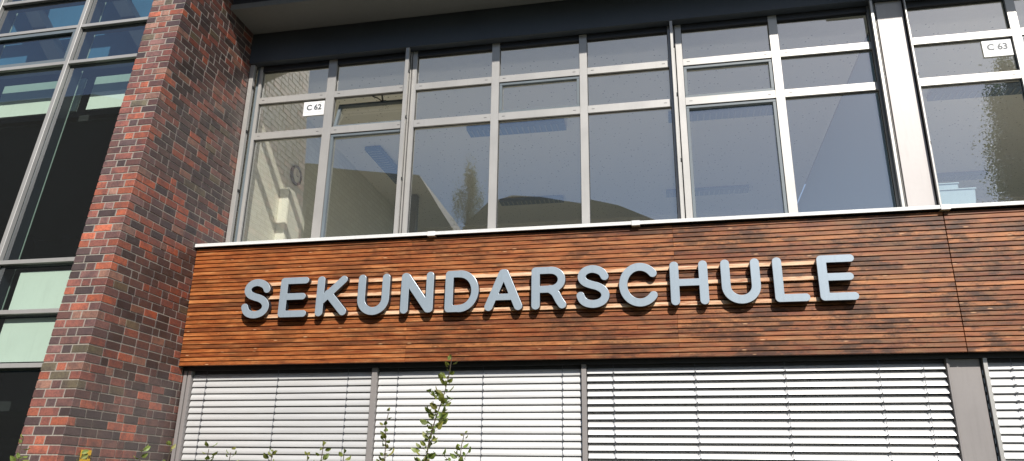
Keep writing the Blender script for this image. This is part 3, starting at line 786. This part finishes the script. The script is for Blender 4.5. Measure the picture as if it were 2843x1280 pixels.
# ------------------------------------------------------------------ young shrubs
def leaf(mb, p, d, L, W, mat, rnd, col):
    d = d.normalized(); s = d.cross(Vector((rnd.uniform(-.6, .6), rnd.uniform(-1, 1), rnd.uniform(.2, 1)))).normalized()
    nrm = d.cross(s).normalized()
    ptm = [(0, 0, 0), (.25, .42, .05), (.55, .5, .06), (.85, .26, .01), (1, 0, -.07), (.85, -.26, .01), (.55, -.5, .06), (.25, -.42, .05)]
    o = len(mb.v); k = mb.mi(mat)
    curl = rnd.uniform(-.25, .1)
    for (u, v, h) in ptm: mb.v.append(tuple(p+d*(u*L)+s*(v*W)+nrm*(h*L*1.6+curl*L*u*u)))
    mb.v.append(tuple(p+d*(.5*L)+nrm*(curl*L*.25)))
    c = o+8
    for i in range(8):
        mb.f.append((o+i, o+(i+1) % 8, c)); mb.m.append(k); mb.c.append(col)
def shoot(pts, label, seed, dens=1.0, lsize=.042, twigs=0, spread=.035):
    rnd = random.Random(seed)
    base = Vector((pts[-1][0], 5.5, 0))
    t = empty('young_shrub', tuple(base)); tag(t, label, 'shrub', 'young shrub shoots in front of the blinds')
    P3 = [Vector((a, 5.5+(b_ if b_ else 0), c)) for (a, b_, c) in pts]+[Vector((pts[-1][0]+rnd.uniform(-.05, .05), 5.5, 0))]
    sm = []
    for a, b in zip(P3, P3[1:]):
        n = max(2, int((a-b).length/.04))
        for i in range(n): sm.append(a.lerp(b, i/n)+Vector((rnd.uniform(-.002, .002), rnd.uniform(-.002, .002), 0)))
    sm.append(P3[-1]); N = len(sm)
    st = MB(); st.tube([tuple(p) for p in sm], [.0028+.009*i/N for i in range(N)], M['bark'], 5)
    lf = MB()
    d_top = 0
    for i, p in enumerate(sm[:-1]):
        dist = i/ max(1, N); dz = sm[0].z-p.z
        if p.z < 1.25: break
        if dz < .01: cnt = 2
        else: cnt = int(dens*(1.8+min(6.0, dz*13.0)))+(rnd.random() < .5)
        for _ in range(cnt):
            a = rnd.uniform(0, 2*PI); q = p+Vector((0, 0, rnd.uniform(-.02, .02)))
            sp = spread*min(1.0, .25+dz*2.2)*rnd.uniform(.2, 1.6)
            out = Vector((math.cos(a), math.sin(a), rnd.uniform(-.2, .75)))
            q2 = q+out*sp
            if sp > .018: st.tube([tuple(q), tuple(q2)], .0011, M['bark'], 3)
            L = lsize*rnd.uniform(.6, 1.25)*(.75+min(.35, dz)); b_ = rnd.uniform(.55, 1.35)
            yel = rnd.uniform(1.0, 1.5)
            leaf(lf, q2, out+Vector((0, 0, .25)), L, L*.62, M['leaf'], rnd, (b_*yel, b_, b_*.9))
    for k in range(twigs):
        i = rnd.randint(int(N*.12), int(N*.45)); p = sm[i]; a = rnd.uniform(0, 2*PI)
        q = p+Vector((math.cos(a)*.14, math.sin(a)*.06, rnd.uniform(.02, .12)))
        st.tube([tuple(p), tuple(p.lerp(q, .5)+Vector((0, 0, -.01))), tuple(q)], .0016, M['bark'], 4)
        for j in range(7):
            pp = p.lerp(q, j/6); b_ = rnd.uniform(.6, 1.3)
            leaf(lf, pp, Vector((rnd.uniform(-1, 1), rnd.uniform(-1, 1), rnd.uniform(-.3, .9))), lsize*rnd.uniform(.5, .95), lsize*.5, M['leaf'], rnd, (b_, b_, b_))
    st.build('stem', t); lf.build('foliage', t)
shoot([(-1.600, 0, 2.54), (-1.615, 0, 2.42), (-1.65, 0, 2.26), (-1.70, 0, 2.10), (-1.745, 0, 1.95), (-1.765, 0, 1.80), (-1.76, .05, 1.3)], 'tallest leafy green shoot, its tip crossing the wooden band', 11, .8, .058, 6, .036)
shoot([(-2.075, 0, 2.13), (-2.09, 0, 2.02), (-2.08, 0, 1.9), (-2.08, 0, 1.7), (-2.05, .05, 1.3)], 'thin leafy shoot left of the tallest green shoot', 12, .6, .052, 3, .024)
shoot([(-1.485, 0, 1.985), (-1.50, 0, 1.9), (-1.515, 0, 1.75), (-1.55, .02, 1.3)], 'thin leafy shoot right of the tallest green shoot', 13, .65, .054, 4, .026)
for k, (x, z, lb, d) in enumerate(((-5.215, 1.95, 'thin sprig with few leaves before the front of the brick pier', .22), (-4.66, 1.83, 'leafy sprig tip beside the yellow marker plate', .5),
                     (-4.10, 1.86, 'sprig of narrow leaves crossing the pier side at the bottom edge', .5), (-3.85, 1.88, 'pale sprig in front of the lower window frame corner', .6),
                     (-3.52, 1.865, 'broad leaved green sprig before the first blind, leftmost on it', .7), (-3.33, 1.84, 'sprig of two broad leaves low before the first blind', .7),
                     (-2.98, 1.86, 'leafy sprig before the middle of the first blind', .8), (-2.69, 1.825, 'tiny pale sprig tip between two taller ones before the first blind', .4),
                     (-2.57, 1.90, 'upright pale green sprig near the right end of the first blind', .6), (-2.40, 1.835, 'low dark sprig beside the post between the closed blinds', .6))):
    shoot([(x, 0, z), (x-.01, 0, z-.12), (x, .02, 1.4)], lb, 30+k, d*1.1, .062, 2, .05)

# ------------------------------------------------------------------ what stands opposite and shows in the panes
def crown(mb, c, rx, rz, n, rnd, size, taper=1.0, mat=None):
    clumps = [(Vector((c[0]+rnd.gauss(0, .30)*rx, c[1]+rnd.gauss(0, .30)*rx, 0)), rnd.random()) for _ in range(60)]
    for i in range(n):
        cl, h = clumps[rnd.randrange(60)]
        w = (1-h)**taper if taper else 1
        ctr = Vector((c[0]+(cl.x-c[0])*w*1.3, c[1]+(cl.y-c[1])*w*1.3, c[2]-rz+2*rz*h))
        p = ctr+Vector((rnd.gauss(0, .17)*rx*(w+.12), rnd.gauss(0, .17)*rx*(w+.12), rnd.gauss(0, .07)*rz))
        d = Vector((rnd.uniform(-1, 1), rnd.uniform(-1, 1), rnd.uniform(-.6, .9))).normalized()
        s = d.cross(Vector((rnd.uniform(-1, 1), rnd.uniform(-1, 1), 1))).normalized(); L = size*rnd.uniform(.5, 1.3); b_ = rnd.uniform(.5, 1.4)
        mb.poly([p, p+d*L*.5+s*L*.3, p+d*L, p+d*L*.5-s*L*.3], mat, (b_, b_, b_))
def tree(x, y, h, r, label, seed, n=7000, size=.28, taper=.9, low=.18):
    rnd = random.Random(seed); t = empty('tree', (x, y, 0)); tag(t, label, 'tree', 'trees opposite the school, mirrored in the panes')
    mb = MB(); mb.tube([(x, y, 0), (x+.1, y, h*.4), (x-.05, y, h*.75), (x, y, h*.96)], [.28, .2, .1, .03], M['bark'], 8)
    for k in range(16):
        z = h*(low+.05+.7*k/16); a = rnd.uniform(0, 6.28); L = r*(1-z/h)*.9+.3
        mb.tube([(x, y, z), (x+math.cos(a)*L*.5, y+math.sin(a)*L*.5, z+L*.2), (x+math.cos(a)*L, y+math.sin(a)*L, z+L*.55)], [.07, .045, .015], M['bark'], 5)
    mb.build('trunk', t)
    mb = MB(); crown(mb, (x, y, h*(1+low)/2), r, h*(1-low)/2, n, rnd, size, taper, M['treeleaf']); mb.build('crown', t)
tree(-8.2, -14, 15.0, 1.9, 'slim birch mirrored in the third window bay', 3, 42000, .07, .6)
tree(-10.2, -16, 12.9, 1.8, 'lower bushy tree mirrored beside the slim birch', 4, 26000, .08, .5)
tree(13.9, -14, 17.4, 2.9, 'big bushy tree mirrored beside sign C 63', 5, 120000, .10, .40, .12)
tree(19.6, -14.5, 17.0, 2.8, 'second bushy tree mirrored at the far right edge', 6, 40000, .10, .5)
# gabled school block, mirrored in the left bays
t = empty('gabled_block', (-16, -16, 0)); tag(t, 'dark gabled school block mirrored in the left window bays', 'building')
mb = MB(); mb.box(-20.8, -9.6, -20, -14.3, 0, 12.5, M['plaster']); mb.build('wall', t)
mb = MB(); mb.hexa([(-21, -20.2, 12.5), (-8.9, -20.2, 12.5), (-8.9, -14.1, 12.5), (-21, -14.1, 12.5), (-21, -20.2, 17.0), (-10.6, -20.2, 15.2), (-10.6, -14.1, 15.2), (-21, -14.1, 17.0)], M['hallroof']); mb.build('roof', t)
t = empty('sports_hall', (-3, -16, 0)); tag(t, 'low domed hall mirrored at the foot of the middle panes', 'building')
mb = MB(); mb.box(-9.0, 2.2, -22, -14.2, 0, 11.0, M['plaster']); mb.build('wall', t)
mb = MB(); prev = None
prof = [(-9.1, 11.6), (-8.0, 13.0), (-7.2, 13.75), (-6.4, 13.95), (-5.2, 13.8), (-3.6, 13.45), (-1.8, 12.95), (-.3, 12.2), (1.2, 11.2), (2.3, 10.2)]
for (a, b), (c, d) in zip(prof, prof[1:]): mb.hexa([(a, -22, 9.9), (c, -22, 9.9), (c, -14.0, 9.9), (a, -14.0, 9.9), (a, -22, b), (c, -22, d), (c, -14.0, d), (a, -14.0, b)], M['hallroof'])
mb.build('roof', t)
t = empty('tall_block', (-34, -12, 0)); tag(t, 'tall dark block mirrored in the leaning curtain wall', 'building')
mb = MB(); mb.box(-48, -19.5, -16, -10, 0, 21.0, M['plaster_dark']); mb.build('wall', t)
mb = MB(); mb.box(-19.49, -16.3, -14.0, -10.5, 0, 15.0, M['plaster_dark']); mb.build('wing', t)  # added unseen filler, blocks the sky between the blocks in the reflections
mb = MB(); mb.hexa([(-48.2, -16, 21), (-19.3, -16, 21), (-19.3, -9.8, 21), (-48.2, -9.8, 21), (-48.2, -16, 21.6), (-19.3, -16, 21.6), (-19.3, -9.8, 21.6), (-48.2, -9.8, 21.6)], M['hallroof'])
mb.hexa([(-48.2, -15.9, 21.6), (-22.5, -15.9, 21.6), (-22.5, -9.9, 21.6), (-48.2, -9.9, 21.6), (-38, -15.9, 22.6), (-25.2, -15.9, 22.4), (-25.2, -9.9, 22.4), (-38, -9.9, 22.6)], M['hallroof'])
mb.build('roof', t)

# ------------------------------------------------------------------ camera
cam = bpy.data.cameras.new('camera'); co = bpy.data.objects.new('camera', cam); COL.objects.link(co)
yaw, pitch, roll = -0.20692238, 0.32945658, 0.01618175
f_ = Vector((math.sin(yaw)*math.cos(pitch), math.cos(yaw)*math.cos(pitch), math.sin(pitch)))
r_ = Vector((math.cos(yaw), -math.sin(yaw), 0)); u_ = r_.cross(f_)
r2 = r_*math.cos(roll)+u_*math.sin(roll); u2 = u_*math.cos(roll)-r_*math.sin(roll)
mw = Matrix(((r2.x, u2.x, -f_.x, 0), (r2.y, u2.y, -f_.y, 0), (r2.z, u2.z, -f_.z, 1.6), (0, 0, 0, 1)))
co.matrix_world = mw
cam.sensor_width = 36; cam.lens = 2106.95/2843*36; cam.clip_start = .05; cam.clip_end = 1000
scene.camera = co

# ------------------------------------------------------------------ light
SD = Vector((.45, -1.0, .873)).normalized()       # towards the sun
el = math.asin(SD.z)
w = bpy.data.worlds.new('World'); scene.world = w; w.use_nodes = True
nt = w.node_tree; nt.nodes.clear()
sky = nt.nodes.new('ShaderNodeTexSky'); sky.sky_type = 'NISHITA'; sky.sun_disc = False
sky.sun_elevation = el; sky.sun_rotation = math.atan2(SD.x, SD.y)
sky.air_density = 1.0; sky.dust_density = .6; sky.ozone_density = 2.0
bg = nt.nodes.new('ShaderNodeBackground'); bg.inputs['Strength'].default_value = .115
wo = nt.nodes.new('ShaderNodeOutputWorld'); nt.links.new(sky.outputs[0], bg.inputs[0]); nt.links.new(bg.outputs[0], wo.inputs[0])
sl = bpy.data.lights.new('sun', 'SUN'); sl.energy = 5.0; sl.angle = math.radians(.53); sl.color = (1, .955, .89)
so = bpy.data.objects.new('sun', sl); COL.objects.link(so); so.location = (6, -12, 14)
so.rotation_euler = (-SD).to_track_quat('-Z', 'Y').to_euler()

scene.view_settings.view_transform = 'Standard'; scene.view_settings.look = 'None'; scene.view_settings.exposure = 0
scene.cycles.max_bounces = 10; scene.cycles.diffuse_bounces = 6; scene.cycles.transparent_max_bounces = 12; scene.cycles.glossy_bounces = 4
scene.cycles.use_denoising = True
scene.cycles.caustics_reflective = False; scene.cycles.caustics_refractive = False
